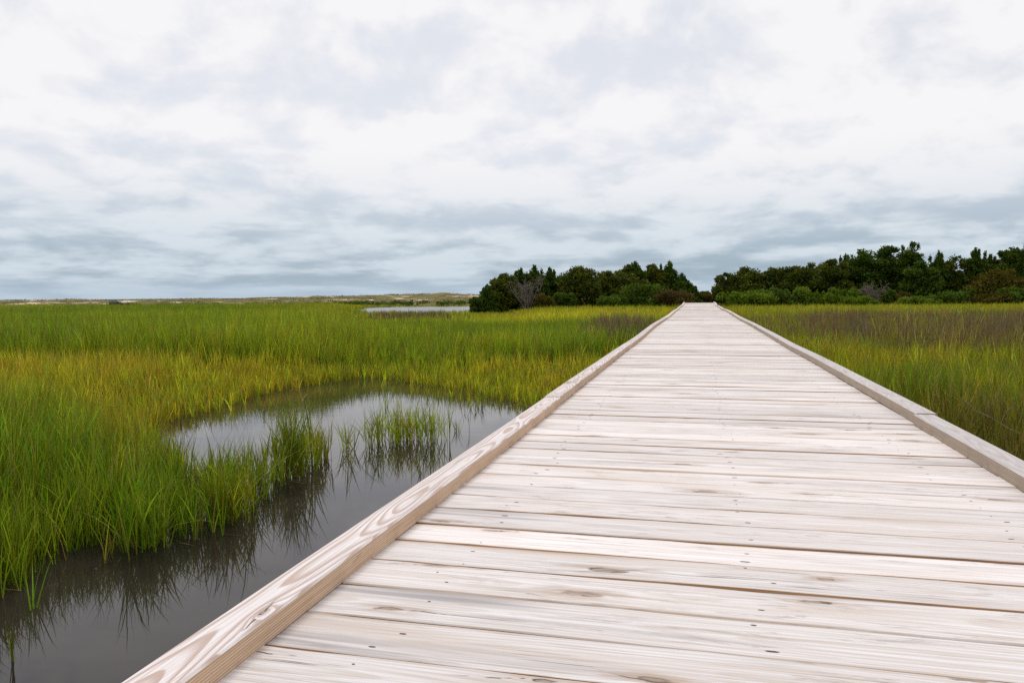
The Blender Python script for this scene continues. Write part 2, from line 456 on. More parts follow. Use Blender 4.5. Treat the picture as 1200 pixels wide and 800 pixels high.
def sheet(name, xa, xb, ya, yb, z, mat):
    V = [(xa, ya, z), (xb, ya, z), (xb, yb, z), (xa, yb, z)]
    return np_mesh(name, V, [np.array([[0, 1, 2, 3]])], mat)
pw = np.array(POND); fp = np.array(FARPOND)
w1 = sheet('water', -9.0, 0.75, -2.4, pw[:, 1].max() + 0.4, 0.0, m_water)
tag(w1, 'still dark pond reflecting grass beside the boardwalk', 'water', kind='structure')
w2 = sheet('water', fp[:, 0].min() - 3, fp[:, 0].max() + 3, fp[:, 1].min() - 3, fp[:, 1].max() + 3, 0.004, m_ripple)
tag(w2, 'pale strip of open water far off before the dunes', 'water', kind='structure')

# ------------------------------------------------------------------ boardwalk
DZ = 0.80
HALF = 0.84
RW, RH = 0.088, 0.044
def deck_z(y):
    y = np.asarray(y, float)
    return DZ + 0.006 * np.sin(y * 0.55) * sstep(6, 12, y) + 0.09 * sstep(39, 46, y) - 1.3 * sstep(46.5, 58, y)
def deck_x(y):
    y = np.asarray(y, float)
    return 0.010 * np.sin(y * 0.30 + 0.6) * sstep(9, 18, y)

bw = empty('boardwalk', (0, 0, 0))
tag(bw, 'long straight boardwalk of bleached white planks with low timber edges', 'boardwalk')

def tube_box(path, hw, hh, bev):
    """closed box section swept along path (n x 3) that runs along any axis; returns ring verts, faces"""
    pass

def build_deck():
    Vs, Fs, pcos, pids, mi = [], [], [], [], []
    base = 0
    pitch = 0.1445
    y = -0.75
    NX = 21
    xs = np.linspace(-HALF - RW - 0.004, HALF + RW + 0.004, NX)
    k = 0
    nails = []
    th = 0.038
    while y < 58:
        gap = rng.choice([0.0022, 0.0028, 0.0033, 0.004, 0.0052]) * rng.uniform(0.8, 1.2)
        w = pitch - gap
        pid = rng.uniform()
        bev = rng.uniform(0.0018, 0.0038)
        rot = rng.normal(0, 0.0008)
        dz = rng.normal(0, 0.0011)
        til = rng.normal(0, 0.007)
        yc = y + pitch / 2
        zb = float(deck_z(yc)) + dz
        slope = (float(deck_z(yc + 0.1)) - float(deck_z(yc - 0.1))) / 0.2 + til
        x_off = float(deck_x(yc))
        wav1 = rng.normal(0, 0.0012, NX)
        wav2 = rng.normal(0, 0.0012, NX)
        bow = np.interp(xs, np.linspace(-1, 1, 5), rng.normal(0, 0.0009, 5))
        e0, e1 = rng.uniform(-0.006, 0.006, 2)
        xx = xs.copy(); xx[0] += e0; xx[-1] += e1
        ya, yb = -w / 2 + wav1, w / 2 + wav2
        cup = rng.normal(0, 0.0007)
        ring = [(ya, -th), (ya, -bev), (ya + bev, 0 * xs), (0.5 * (ya + yb), cup + 0 * xs), (yb - bev, 0 * xs), (yb, -bev), (yb, -th)]
        L = len(ring)
        P = np.zeros((NX, L, 3)); Q = np.zeros((NX, L, 3))
        for j, (yy, zz) in enumerate(ring):
            yy = yy + 0 * xs; zz = zz + 0 * xs
            P[:, j, 0] = xx + x_off
            P[:, j, 1] = yc + yy + rot * xs
            P[:, j, 2] = zb + zz + bow + slope * yy
            Q[:, j, 0] = xs; Q[:, j, 1] = yy; Q[:, j, 2] = zz
        Vs.append(P.reshape(-1, 3)); pcos.append(Q.reshape(-1, 3)); pids.append(np.full(NX * L, pid))
        i = (np.arange(NX - 1)[:, None] * L + np.arange(L)[None, :])
        j2 = (np.arange(NX - 1)[:, None] * L + (np.arange(L)[None, :] + 1) % L)
        f = np.stack([i, i + L, j2 + L, j2], -1)
        f = f[..., ::-1]
        m = np.zeros((NX - 1, L), int)
        m[:, [0, 5, 6]] = 1
        m[:, 1] = int(rng.uniform() < 0.45); m[:, 4] = int(rng.uniform() < 0.45)
        Fs.append(f.reshape(-1, 4) + base); mi.append(m.ravel())
        capA = np.array([[0, 1, 2, 3], [0, 3, 4, 6], [4, 5, 6, 6]])
        for a0 in (0, (NX - 1) * L):
            q = np.array([[0, 1, 2, 3], [0, 3, 4, 5]]) + a0
            if a0:
                q = q[:, ::-1]
            Fs.append(q + base); mi.append(np.ones(2, int))
        base += NX * L
        if y < 22:
            for xn in (-0.63, 0.0, 0.64):
                for yn in (-0.036, 0.034):
                    if rng.uniform() < 0.8:
                        px_ = xn + rng.normal(0, 0.014); py_ = yn + rng.normal(0, 0.013)
                        bz = float(np.interp(px_, xs, bow))
                        nails.append((px_ + x_off, yc + py_ + rot * px_, zb + bz + slope * py_ + cup * 0.6 + 0.0007, rng.uniform(0.0012, 0.0030)))
        y += pitch
        k += 1
    # nail heads, flush with the planks
    for (a, b, c, r_) in nails:
        t = np.linspace(0, 2 * math.pi, 7)[:-1] + rng.uniform(0, 1)
        st = rng.uniform(1.5, 4.6)
        P = np.stack([a + r_ * st * np.cos(t), b + r_ * np.sin(t), np.full(6, c)], 1)
        Vs.append(P); pcos.append(P); pids.append(np.zeros(6))
        Fs.append(np.array([[0, 1, 2, 3], [0, 3, 4, 5]]) + base); mi.append(np.full(2, 2))
        base += 6
    o = np_mesh('deck', np.concatenate(Vs), [np.concatenate(Fs)], [m_plank, m_plank_side, m_nail], bw,
                attrs={'pco': np.concatenate(pcos), 'pid': np.concatenate(pids)}, matidx=np.concatenate(mi))
    return o
build_deck()

def timber(name, ya, yb, side, xin, zoff, mats, w=RW, h=RH, yaw=0.0, pid=0.1, twist=0.0, n=None, bow=0.0):
    """an edge timber lying on the deck from ya to yb; xin: inner face offset"""
    n = n or max(4, int((yb - ya) / 0.35))
    ys = np.linspace(ya, yb, n)
    b = 0.004
    ring = [(0, 0), (w, 0), (w, h - b), (w - b, h), (w * 0.5, h + 0.0006), (b, h), (0, h - b)]
    L = len(ring)
    V = np.zeros((n, L, 3)); Q = np.zeros((n, L, 3))
    s = (ys - ya) / (yb - ya)
    lat = xin + yaw * (s - 0.5) + bow * np.sin(math.pi * s) + 0.002 * np.sin(s * 9 + pid * 30)
    zz = deck_z(ys) + zoff + 0.002
    for j, (a, c) in enumerate(ring):
        V[:, j, 0] = deck_x(ys) + side * (lat + a)
        V[:, j, 1] = ys
        V[:, j, 2] = zz + c + twist * (a - w / 2) * s
        Q[:, j, 0] = ys - ya; Q[:, j, 1] = a - w * 0.45; Q[:, j, 2] = c
    i = (np.arange(n - 1)[:, None] * L + np.arange(L)[None, :])
    j2 = (np.arange(n - 1)[:, None] * L + (np.arange(L)[None, :] + 1) % L)
    f = np.stack([i, j2, j2 + L, i + L], -1).reshape(-1, 4)
    m = np.tile(np.array([1, 1, 0, 0, 0, 0, 1]), (n - 1, 1)).ravel()
    if side > 0:
        f = f[:, ::-1]
    f = f[:, ::-1] if side > 0 else f
    e = (n - 1) * L
    caps = np.array([[0, 1, 2, 3], [0, 3, 4, 5], [e + 3, e + 2, e + 1, e], [e + 5, e + 4, e + 3, e]])
    tri = np.array([[0, 5, 6], [e + 6, e + 5, e]])
    return np_mesh(name, V.reshape(-1, 3), [f, caps, tri], list(mats), bw,
                   attrs={'pco': Q.reshape(-1, 3), 'pid': np.full(n * L, pid)}, matidx=np.concatenate([m, np.ones(6, int)]))

edges_l = [-0.9, 4.02, 8.9, 13.8, 18.6, 23.5, 28.4, 33.2, 38.1, 43.0, 50, 57]
for i in range(len(edges_l) - 1):
    timber('edge_rail', edges_l[i] + 0.002, edges_l[i + 1] - 0.002, -1, HALF + rng.normal(0, 0.006) * (i > 0), abs(rng.normal(0, 0.003)) * (i > 0), (m_rail, m_rail_side),
           yaw=rng.normal(0, 0.009 if i else 0.002), pid=0.137 + 0.0831 * i, bow=rng.normal(0, 0.006 if i else 0.001) * (1 + i * 0.08))
edges_r = [-1.1, 3.72, 8.6, 13.5, 18.3, 23.2, 28.1, 33.0, 37.8, 42.7, 50, 57]
for i in range(len(edges_r) - 1):
    timber('edge_rail', edges_r[i] + 0.002, edges_r[i + 1] - 0.002, 1, HALF + (-0.002 if i == 0 else rng.normal(0.003, 0.004)), abs(rng.normal(0, 0.003)) * (i > 0), (m_rail_grey if i < 3 else m_rail, m_rail_grey_side),
           yaw=rng.normal(0, 0.010 if i else 0.002), pid=0.611 + 0.0713 * i, bow=rng.normal(-0.004, 0.008 if i else 0.001) * (1 + i * 0.25), h=RH + 0.004)

def box_part(name, xa, xb, ya, yb, za, zb, mat, n=2):
    V, F_ = [], []
    V = [(x, y, z) for y in (ya, yb) for x in (xa, xb) for z in (za, zb)]
    F_ = np.array([[0, 1, 3, 2], [4, 6, 7, 5], [0, 4, 5, 1], [2, 3, 7, 6], [0, 2, 6, 4], [1, 5, 7, 3]])
    V = np.array(V)
    Q = np.stack([V[:, 1], V[:, 0], V[:, 2]], 1)
    return np_mesh(name, V, [F_], mat, bw, attrs={'pco': Q, 'pid': np.full(8, rng.uniform())})
for xs_ in (-0.70, -0.02, 0.68):
    box_part('stringer', xs_, xs_ + 0.05, -0.7, 5.0, DZ - 0.038 - 0.245, DZ - 0.050, m_beam)
for yp in (0.4, 2.8, 5.2):
    for sx in (-0.845, 0.755):
        box_part('post', sx, sx + 0.09, yp, yp + 0.09, -0.5, DZ - 0.055, m_beam)

# ------------------------------------------------------------------ grass blades
def blades(base, az, length, tilt, curve, width, col, seg, flat=None):
    """ribbons: base n x 3; all others length n.  Returns V, [quads, tris], cols"""
    n = len(base)
    sa = az + math.pi / 2 if flat is None else flat
    side = np.stack([np.cos(sa), np.sin(sa), np.zeros(n)], 1)
    P = base.copy()
    rows = []
    for k in range(seg):
        t = k / seg
        wk = width * (1 - 0.62 * t ** 1.4) * (0.75 if k == 0 else 1.0)
        rows.append((P - side * wk[:, None] / 2, P + side * wk[:, None] / 2))
        th = tilt + curve * (t + 0.5 / seg) ** 1.5
        step = length / seg
        P = P + np.stack([np.cos(az) * np.sin(th) * step, np.sin(az) * np.sin(th) * step, np.cos(th) * step], 1)
    nv = 2 * seg + 1
    V = np.zeros((n, nv, 3), np.float32)
    for k, (a, b) in enumerate(rows):
        V[:, 2 * k] = a; V[:, 2 * k + 1] = b
    V[:, 2 * seg] = P
    o = (np.arange(n) * nv)[:, None]
    quads = [o + np.array([[2 * k, 2 * k + 1, 2 * k + 3, 2 * k + 2]]) for k in range(seg - 1)]
    quads = np.concatenate(quads) if quads else np.zeros((0, 4), int)
    tris = o + np.array([[2 * seg - 2, 2 * seg - 1, 2 * seg]])
    C = np.repeat(np.asarray(col, np.float32), nv, axis=0)
    return V.reshape(-1, 3), quads, tris, C

class Acc:
    def __init__(s): s.V, s.Q, s.T, s.C, s.n = [], [], [], [], 0
    def add(s, V, q, t, C):
        s.V.append(V); s.Q.append(q + s.n); s.T.append(t + s.n); s.C.append(C); s.n += len(V)
    def mesh(s, name, mat, parent=None, origin=None):
        V = np.concatenate(s.V)
        if origin is not None:
            V = V - np.asarray(origin, np.float32)
        fs = [f for f in (np.concatenate(s.Q), np.concatenate(s.T)) if len(f)]
        o = np_mesh(name, V, fs, mat, parent, cols=np.concatenate(s.C))
        if origin is not None and parent is None:
            o.location = origin
        return o

GREEN = np.array([0.185, 0.290, 0.014])
LIME = np.array([0.320, 0.385, 0.018])
YEL = np.array([0.430, 0.405, 0.020])
OLIVE = np.array([0.310, 0.255, 0.025])
DARKG = np.array([0.095, 0.160, 0.010])
STRAW = np.array([0.34, 0.24, 0.085])
BROWN = np.array([0.200, 0.125, 0.055])
RUSHB = np.array([0.185, 0.122, 0.090])
RUSHG = np.array([0.125, 0.125, 0.045])

def plants(acc, x, y, z, H, wscale, col, leaves, seg, spread=1.0, straw=0.03, dark=None):
    """a stand of cordgrass: an upright shoot and several leaves leaving it, per plant"""
    n = len(x)
    if n == 0:
        return
    base = np.stack([x, y, z], 1)
    az0 = rng.uniform(0, 2 * math.pi, n)
    lean = np.abs(rng.normal(0, 0.09, n)) * spread
    H = H * rng.uniform(0.72, 1.16, n)
    col = col * np.clip(rng.lognormal(0.0, 0.34, (n, 1)), 0.4, 2.0) * (1 + rng.normal(0, 0.10, (n, 3)) * np.array([1.3, 0.8, 1.0]))
    for k in range(leaves):
        fr = 0.0 if k == 0 else rng.uniform(0.02, 0.5, n)
        hb = fr * H
        b = base.copy()
        b[:, 0] += np.cos(az0) * np.sin(lean) * hb; b[:, 1] += np.sin(az0) * np.sin(lean) * hb; b[:, 2] += hb
        if k == 0:
            a, tl, cv = az0, lean, np.abs(rng.normal(0.10, 0.12, n)); ln = H * rng.uniform(0.85, 1.12, n)
        else:
            a = rng.uniform(0, 2 * math.pi, n)
            tl = np.abs(rng.normal(0.17, 0.12, n)) * spread + 0.02
            cv = np.abs(rng.normal(0.28, 0.25, n)) * spread
            ln = (H - hb) * rng.uniform(0.65, 1.08, n)
        c = col * rng.uniform(0.72, 1.30, (n, 1)) * (1 + rng.normal(0, 0.07, (n, 3)))
        dead = rng.uniform(size=n) < straw
        c[dead] = STRAW * rng.uniform(0.5, 1.1, (dead.sum(), 1))
        if k == 0:
            c = c * 0.9
        acc.add(*blades(b, a, ln, tl, cv, wscale * rng.uniform(0.7, 1.25, n), np.clip(c, 0.002, 1), seg, rng.uniform(0, 2 * math.pi, n)))

def scatter(d0, d1, dens, u0=-260, u1=1460):
    """points on the ground inside a depth shell of the camera's view, uniform per square metre"""
    tan0, tan1 = (u0 - 600) / F, (u1 - 600) / F
    area = (tan1 - tan0) * (d1 * d1 - d0 * d0) / 2
    n = int(area * dens)
    d = np.sqrt(rng.uniform(d0 * d0, d1 * d1, n))
    t = rng.uniform(tan0, tan1, n) * d
    f2 = np.array([-math.sin(YAW), math.cos(YAW)])
    r2 = np.array([math.cos(YAW), math.sin(YAW)])
    return CAM[0] + f2[0] * d + r2[0] * t, CAM[1] + f2[1] * d + r2[1] * t, d

def lerp(a, b, t):
    return a * (1 - t[:, None]) + b * t[:, None]

def zone(x, y, d):
    """height, colour, rushness, keep-probability of the vegetation at a ground point"""
    n = len(x)
    u, v, _ = project(np.stack([x, y, np.full(n, 0.65)], 1))
    yh = 345 + 0.008 * (817 - u)
    n1 = vnoise(x * 0.55, y * 0.55, 21, 3)
    n2 = vnoise(x * 1.9, y * 1.9, 22, 2)
    n3 = vnoise(x * 0.16, y * 0.16, 23, 3)
    left = x < deck_x(y)
    dd = d + (2.2 * (n1 - 0.5) + 3.0 * (n3 - 0.5)) * np.clip(d / 12, 0.4, 2.5)
    H = np.full(n, 0.68); col = np.zeros((n, 3)); rush = np.zeros(n); straw = np.full(n, 0.03)
    # ---- left side
    c = lerp(np.tile(GREEN, (n, 1)), np.tile(LIME, (n, 1)), sstep(0.4, 0.75, n1))                    # near stand
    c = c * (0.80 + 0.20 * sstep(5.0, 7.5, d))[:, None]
    band = sstep(5.8, 9.0, dd) * (1 - sstep(13.3, 14.2, dd)) * (0.6 + 0.4 * sstep(0.3, 0.6, n2 * 0.5 + n1 * 0.5))                                        # yellow-olive belt
    yl = lerp(np.tile(YEL, (n, 1)), np.tile(OLIVE, (n, 1)), sstep(0.35, 0.7, n2) * 0.7)
    lm = lerp(np.tile(LIME, (n, 1)), np.tile(YEL, (n, 1)), sstep(0.2, 0.6, n1) * 0.75)
    belt = lerp(yl, lm, 0.75 * sstep(330, 480, u))
    c = lerp(c, belt, band)
    ol = sstep(5.2, 6.2, dd) * (1 - sstep(7.2, 8.6, dd))
    c = lerp(c, np.tile(OLIVE * 0.85 + GREEN * 0.15, (n, 1)), ol * 0.6 * sstep(0.4, 0.6, n2))
    tall = sstep(13.6, 14.4, dd) * (1 - sstep(24, 27, dd))
    tg = lerp(np.tile(GREEN * 0.82, (n, 1)), np.tile(LIME * 0.9, (n, 1)), sstep(0.42, 0.75, n3 * 0.5 + n1 * 0.5))
    tg = lerp(tg, np.tile(YEL, (n, 1)), sstep(0.58, 0.72, n2) * 0.3)
    c = lerp(c, tg, tall)
    yl2 = sstep(25, 28, dd) * (1 - sstep(31, 34, dd))
    c = lerp(c, np.tile(YEL * 0.6 + LIME * 0.5, (n, 1)), yl2)
    farg = sstep(32, 35, dd)
    fg = lerp(np.tile(GREEN * 0.8, (n, 1)), np.tile(LIME * 0.85, (n, 1)), sstep(0.35, 0.7, n3))
    fg = lerp(fg, np.tile(YEL * 0.85, (n, 1)), sstep(250, 420, u) * sstep(0.3, 0.6, n1) * 0.8)
    fg = lerp(fg, np.tile(DARKG * 1.2, (n, 1)), sstep(0.55, 0.75, n1) * (1 - sstep(300, 500, u)) * 0.8)
    c = lerp(c, fg, farg)
    # pale yellow streak in front of the trees
    c = lerp(c, np.tile(YEL, (n, 1)), sstep(540, 600, u) * sstep(27, 31, dd) * (1 - sstep(38, 44, dd)) * 0.8)
    hl = 0.72 + 0.0 * H
    hl = hl - 0.15 * band + 0.24 * tall * (1 - 1.1 * sstep(370, 450, u)) - 0.02 * farg
    hl = hl - 0.08 * sstep(480, 620, u) * (1 - sstep(12, 16, dd))
    # brown rush patches on the left
    r1 = np.exp(-(((u - 478) / 62) ** 2 + ((d - 37) / 4.0) ** 2) ** 2)
    r2 = np.exp(-(((u - 728) / 48) ** 2 + ((d - 20.5) / 4.5) ** 2) ** 2)
    rl = np.clip(r1 + r2, 0, 1)
    hl = hl + 0.02 * rl
    lowt = sstep(385, 420, u) * (1 - sstep(585, 640, u)) * sstep(25, 31, d)
    hl = hl * (1 - 0.50 * lowt)
    hl = np.where((u < 430) & (dd > 30), hl + 0.10, hl)
    hl = np.maximum(np.maximum(hl, 0.70 * sstep(0.3, 0.8, r1)), 0.86 * sstep(0.3, 0.8, r2))
    # ---- right side
    nr = vnoise(x * 1.1, y * 1.1, 31, 3)
    cr = lerp(np.tile(GREEN * 0.9, (n, 1)), np.tile(YEL, (n, 1)), sstep(0.30, 0.65, nr) * sstep(3.0, 5.5, dd))
    cr = lerp(cr, np.tile(LIME, (n, 1)), sstep(0.5, 0.8, n2) * 0.6)
    cr = lerp(cr, np.tile(BROWN, (n, 1)), sstep(0.56, 0.72, n1) * 0.75)
    nearr = 1 - sstep(4.5, 7.5, d)
    nmix = lerp(np.tile(GREEN * 0.62, (n, 1)), np.tile(BROWN * 0.75, (n, 1)), sstep(0.45, 0.65, n2) * 0.8)
    cr = lerp(cr, nmix, nearr * 0.85)
    far = sstep(30, 34, dd)
    cfar = lerp(np.tile(YEL * 0.95, (n, 1)), np.tile(LIME, (n, 1)), sstep(0.35, 0.7, n1))
    cr = lerp(cr, cfar, far)
    nb = vnoise(x * 0.45, y * 0.28, 33, 3)
    rr = sstep(10.5, 14.0, dd) * (1 - sstep(24, 31, dd)) * sstep(0.12, 0.42, nb)
    rr = rr * (0.42 + 0.55 * sstep(850, 990, u))
    hr = 0.66 + 0.13 * rr - 0.03 * far
    rush = np.where(left, rl, rr)
    col = np.where(left[:, None], c, cr)
    H = np.where(left, hl, hr)
    straw = np.where(left, 0.045 + 0.04 * band, 0.10)
    H = H * (0.82 + 0.30 * vnoise(x * 0.9, y * 0.9, 41, 3)) * (0.9 + 0.2 * vnoise(x * 4, y * 4, 42, 2))
    return H, col, rush, straw, left

grass, rushes = Acc(), Acc()
def sow(d0, d1, dens, width, leaves, seg, spread=1.0):
    x, y, d = scatter(d0, d1, dens)
    ok = np.abs(x - deck_x(y)) > HALF + RW + 0.10
    x, y, d = x[ok], y[ok], d[ok]
    sd = poly_sd(x, y, POND) + 0.30 * (vnoise(x * 2.4, y * 2.4, 51, 3) - 0.5)
    p = np.where(sd > 0, np.exp(-sd / 0.06) * 0.7, 1.0)
    # ragged fringe wading out from the far bank
    u, v, _ = project(np.stack([x, y, np.zeros(len(x))], 1))
    fr = sstep(420, 470, u) * (1 - sstep(600, 640, u)) * sstep(9.0, 9.8, d)
    p = np.where(sd > 0, np.maximum(p, fr * np.exp(-sd / 0.9) * 0.16 * sstep(0.42, 0.62, vnoise(x * 2.5, y * 2.5, 52, 2))), p)
    pen = (d < 6.2) & (u > 150)
    p = p * np.where(pen, 0.55 + 0.45 * sstep(0.3, 0.6, vnoise(x * 5, y * 5, 53, 2)), 1.0)
    sf = poly_sd(x, y, FARPOND)
    p = np.where(sf > 0.0, 0.0, p)
    dn_ = d + (2.2 * (vnoise(x * 0.55, y * 0.55, 21, 3) - 0.5) + 3.0 * (vnoise(x * 0.16, y * 0.16, 23, 3) - 0.5)) * np.clip(d / 12, 0.4, 2.5)
    lf = x < deck_x(y)
    p = np.where(lf & (dn_ > 12.4) & (dn_ < 13.9) & (sd < -1.6), p * 0.08, p)
    p = np.where(lf & (dn_ > 28.0) & (dn_ < 31.0) & (u < 420), p * 0.10, p)
    ok = rng.uniform(size=len(x)) < p
    x, y, d = x[ok], y[ok], d[ok]
    H, col, rush, straw, left = zone(x, y, d)
    sb = sd[ok]
    H = np.where(d < 8, H * (0.60 + 0.40 * sstep(0.0, 1.1, -sb)), H * (0.46 + 0.54 * sstep(0.0, 2.2, -sb)))
    z = np.maximum(ground_z(x, y), -0.10) - 0.01
    H = H - np.minimum(z, 0) * 0.7
    isr = rng.uniform(size=len(x)) < rush * 0.93
    a = ~isr
    st = straw.mean() if len(straw) else 0.03
    for msk in (a & left, a & ~left):
        if msk.any():
            sp = spread * (1.0 if msk is not None else 1)
            rside = not bool(left[msk][0])
            plants(grass, x[msk], y[msk], z[msk], H[msk] * (1.06 if rside else 1.0), width * (1.35 if rside else 1.0), col[msk] * (0.82 if rside else 1.0), leaves, seg, sp, float(straw[msk].mean()))
    if isr.any():
        n = int(isr.sum())
        cc = np.where(rng.uniform(size=(n, 1)) < 0.72, RUSHB, RUSHG)
        cc = np.where(left[isr][:, None], cc * np.array([0.95, 1.0, 1.05]), cc)
        plants(rushes, x[isr], y[isr], z[isr], H[isr], width * 0.75, cc, leaves, seg, 0.55 * spread, 0.05)

sow(2.2, 4.6, 560, 0.0066, 5, 4)
sow(4.6, 8.5, 400, 0.0074, 5, 3)
sow(8.5, 15, 220, 0.0095, 4, 3)
sow(15, 27, 120, 0.0140, 4, 2)
sow(27, 50, 42, 0.025, 4, 2)
sow(50, 105, 11, 0.050, 3, 1)
# bent and broken straw stems near the pond
sx_, sy_, sd_ = scatter(3.0, 11.0, 9.0)
q = poly_sd(sx_, sy_, POND)
ok = (np.abs(sx_) > HALF + RW + 0.15) & (q < 0.02) & ((q > -1.6) | (rng.uniform(size=len(q)) < 0.5))
sx_, sy_ = sx_[ok], sy_[ok]; n_ = len(sx_)
grass.add(*blades(np.stack([sx_, sy_, np.full(n_, 0.02)], 1), rng.uniform(0, 6.28, n_), rng.uniform(0.3, 0.75, n_), rng.uniform(0.1, 0.8, n_), rng.uniform(0.2, 1.8, n_),
                  rng.uniform(0.004, 0.008, n_), STRAW * rng.uniform(0.5, 1.3, (n_, 1)), 4, rng.uniform(0, 6.28, n_)))
mg = grass.mesh('marsh_grass', m_grass)
tag(mg, 'tall green and yellowish cordgrass covering the marsh', 'grass', kind='stuff')
rs = rushes.mesh('needle_rushes', m_rush)
tag(rs, 'purplish brown stand of dry rushes among the marsh grass', 'rushes', kind='stuff')

# straw and scum afloat along the pond edge
fx_, fy_, _ = scatter(3.0, 10.0, 60.0)
q = poly_sd(fx_, fy_, POND)
ok = (q > -0.05) & (rng.uniform(size=len(q)) < np.exp(-np.maximum(q, 0) / 0.10)) & (fx_ < -HALF - RW)
fx_, fy_ = fx_[ok], fy_[ok]; n_ = len(fx_)
fa = Acc()
az_ = rng.uniform(0, 6.28, n_)
fa.add(*blades(np.stack([fx_, fy_, np.full(n_, 0.005)], 1), az_, rng.uniform(0.03, 0.20, n_), np.full(n_, 1.565), np.zeros(n_), rng.uniform(0.003, 0.007, n_),
               STRAW * rng.uniform(0.35, 1.0, (n_, 1)), 3, az_ + 1.57))
fo = fa.mesh('floating_straw', m_rush)
tag(fo, 'broken straw bits floating along the pond edge', 'debris', kind='stuff')
# individual tufts standing in the pond
def tuft(label, u, v, n, rad, H, spread, col=GREEN, leaves=5, width=0.0065, straw=0.03, stretch=1.0, group='grass tufts standing in the pond'):
    p = on_z(u, v, 0.0)
    a = rng.uniform(0, 2 * math.pi, n); r_ = rad * np.sqrt(rng.uniform(size=n))
    rx = np.cos(a) * r_ * stretch; ry = np.sin(a) * r_
    x = p[0] + rx * math.cos(YAW) - ry * math.sin(YAW); y = p[1] + rx * math.sin(YAW) + ry * math.cos(YAW)
    acc = Acc()
    cc = lerp(np.tile(col, (n, 1)), np.tile(LIME, (n, 1)), rng.uniform(0, 0.4, n)) * (0.74 if p[1] < 6.0 else 0.88)
    plants(acc, x, y, np.full(n, -0.06), H * rng.uniform(0.7, 1.1, n) + 0.06, width, cc, leaves, 4, spread, straw)
    o = acc.mesh('grass_tuft', m_grass, None, (p[0], p[1], 0.0))
    return tag(o, label, 'grass', group)

tuft('dense green tuft with a full top alone in the middle of the pond', 482, 516, 95, 0.21, 0.40, 1.35, LIME, 5, 0.0070, stretch=1.8)
tuft('fanned green tuft beside the dense tuft in mid pond', 440, 522, 22, 0.11, 0.40, 1.4, GREEN * 1.2, 4, stretch=1.3)
tuft('thin spiky fan of blades nearest the grassy spit in mid pond', 407, 526, 12, 0.07, 0.36, 2.0, GREEN, 4)
tuft('sparse sprig between the dense tuft and the boardwalk', 541, 506, 6, 0.10, 0.22, 1.6, DARKG * 1.3, 3)
tuft('few dark short shoots close to the timber edge of the boardwalk', 492, 556, 3, 0.05, 0.16, 0.8, DARKG, 2)
tuft('small dark sprig before the reedy far bank', 560, 478, 10, 0.16, 0.22, 1.5, DARKG * 1.2, 3)
tuft('lone slender shoot in open dark water off the near bank', 12, 776, 2, 0.015, 0.27, 0.4, OLIVE * 0.6, 2, 0.007)
tuft('tall fanned tuft at the tip of the grassy spit', 340, 557, 34, 0.13, 0.66, 1.0, GREEN, 5, 0.008, 0.08)
tuft('two very tall broad shoots at the end of the grassy spit', 366, 545, 3, 0.05, 0.74, 0.3, GREEN * 0.8, 2, 0.020)
tuft('bushy splayed tuft on the pond side of the grassy spit', 272, 612, 34, 0.13, 0.46, 1.5, LIME, 5, 0.008, 0.05)
tuft('low splayed tuft dipping over dark water at the near bank', 172, 641, 30, 0.13, 0.46, 1.6, GREEN * 1.15, 5, 0.008, 0.06)
# dead grey twig among the grass beyond the timber edge
def sticks(paths, mat, name, parent=None, sides=5):
    Vs, Fs, b = [], [], 0
    for P, ra, rb in paths:
        P = np.asarray(P, float); n = len(P)
        T = np.gradient(P, axis=0); T /= np.linalg.norm(T, axis=1)[:, None] + 1e-9
        ref = np.where(np.abs(T[:, 2:3]) > 0.9, np.array([[1.0, 0, 0]]), np.array([[0, 0, 1.0]]))
        A = np.cross(T, ref); A /= np.linalg.norm(A, axis=1)[:, None] + 1e-9
        B = np.cross(T, A)
        rad = np.linspace(ra, rb, n)
        t = np.linspace(0, 2 * math.pi, sides, endpoint=False)
        V = P[:, None, :] + rad[:, None, None] * (A[:, None, :] * np.cos(t)[None, :, None] + B[:, None, :] * np.sin(t)[None, :, None])
        i = np.arange(n - 1)[:, None] * sides + np.arange(sides)[None, :]
        j = np.arange(n - 1)[:, None] * sides + (np.arange(sides)[None, :] + 1) % sides
        Vs.append(V.reshape(-1, 3)); Fs.append(np.stack([i, j, j + sides, i + sides], -1).reshape(-1, 4) + b); b += n * sides
    return np_mesh(name, np.concatenate(Vs), [np.concatenate(Fs)], mat, parent, smooth=True)

def wander(p, d, length, n, jit, droop=0.0):
    P = [np.array(p, float)]; d = np.array(d, float); d /= np.linalg.norm(d)
    for k in range(n):
        d = d + rng.normal(0, jit, 3) + np.array([0, 0, droop]); d /= np.linalg.norm(d)
        P.append(P[-1] + d * length / n)
    return np.array(P)

b0 = at_depth(1196, 508, 4.6)
main = wander(b0, at_depth(1130, 468, 5.0) - b0, 0.55, 7, 0.12)
br = [(main, 0.0035, 0.0015)]
for k, q in ((2, 1185), (3, 1150), (4, 1165)):
    br.append((wander(main[k], at_depth(q, 440 + 5 * k, 4.9) - main[k], 0.22, 5, 0.15), 0.002, 0.001))
tw = sticks(br, m_twig, 'dead_branch')
tag(tw, 'bare grey dead twig poking out of grass by the timber edge', 'branch')

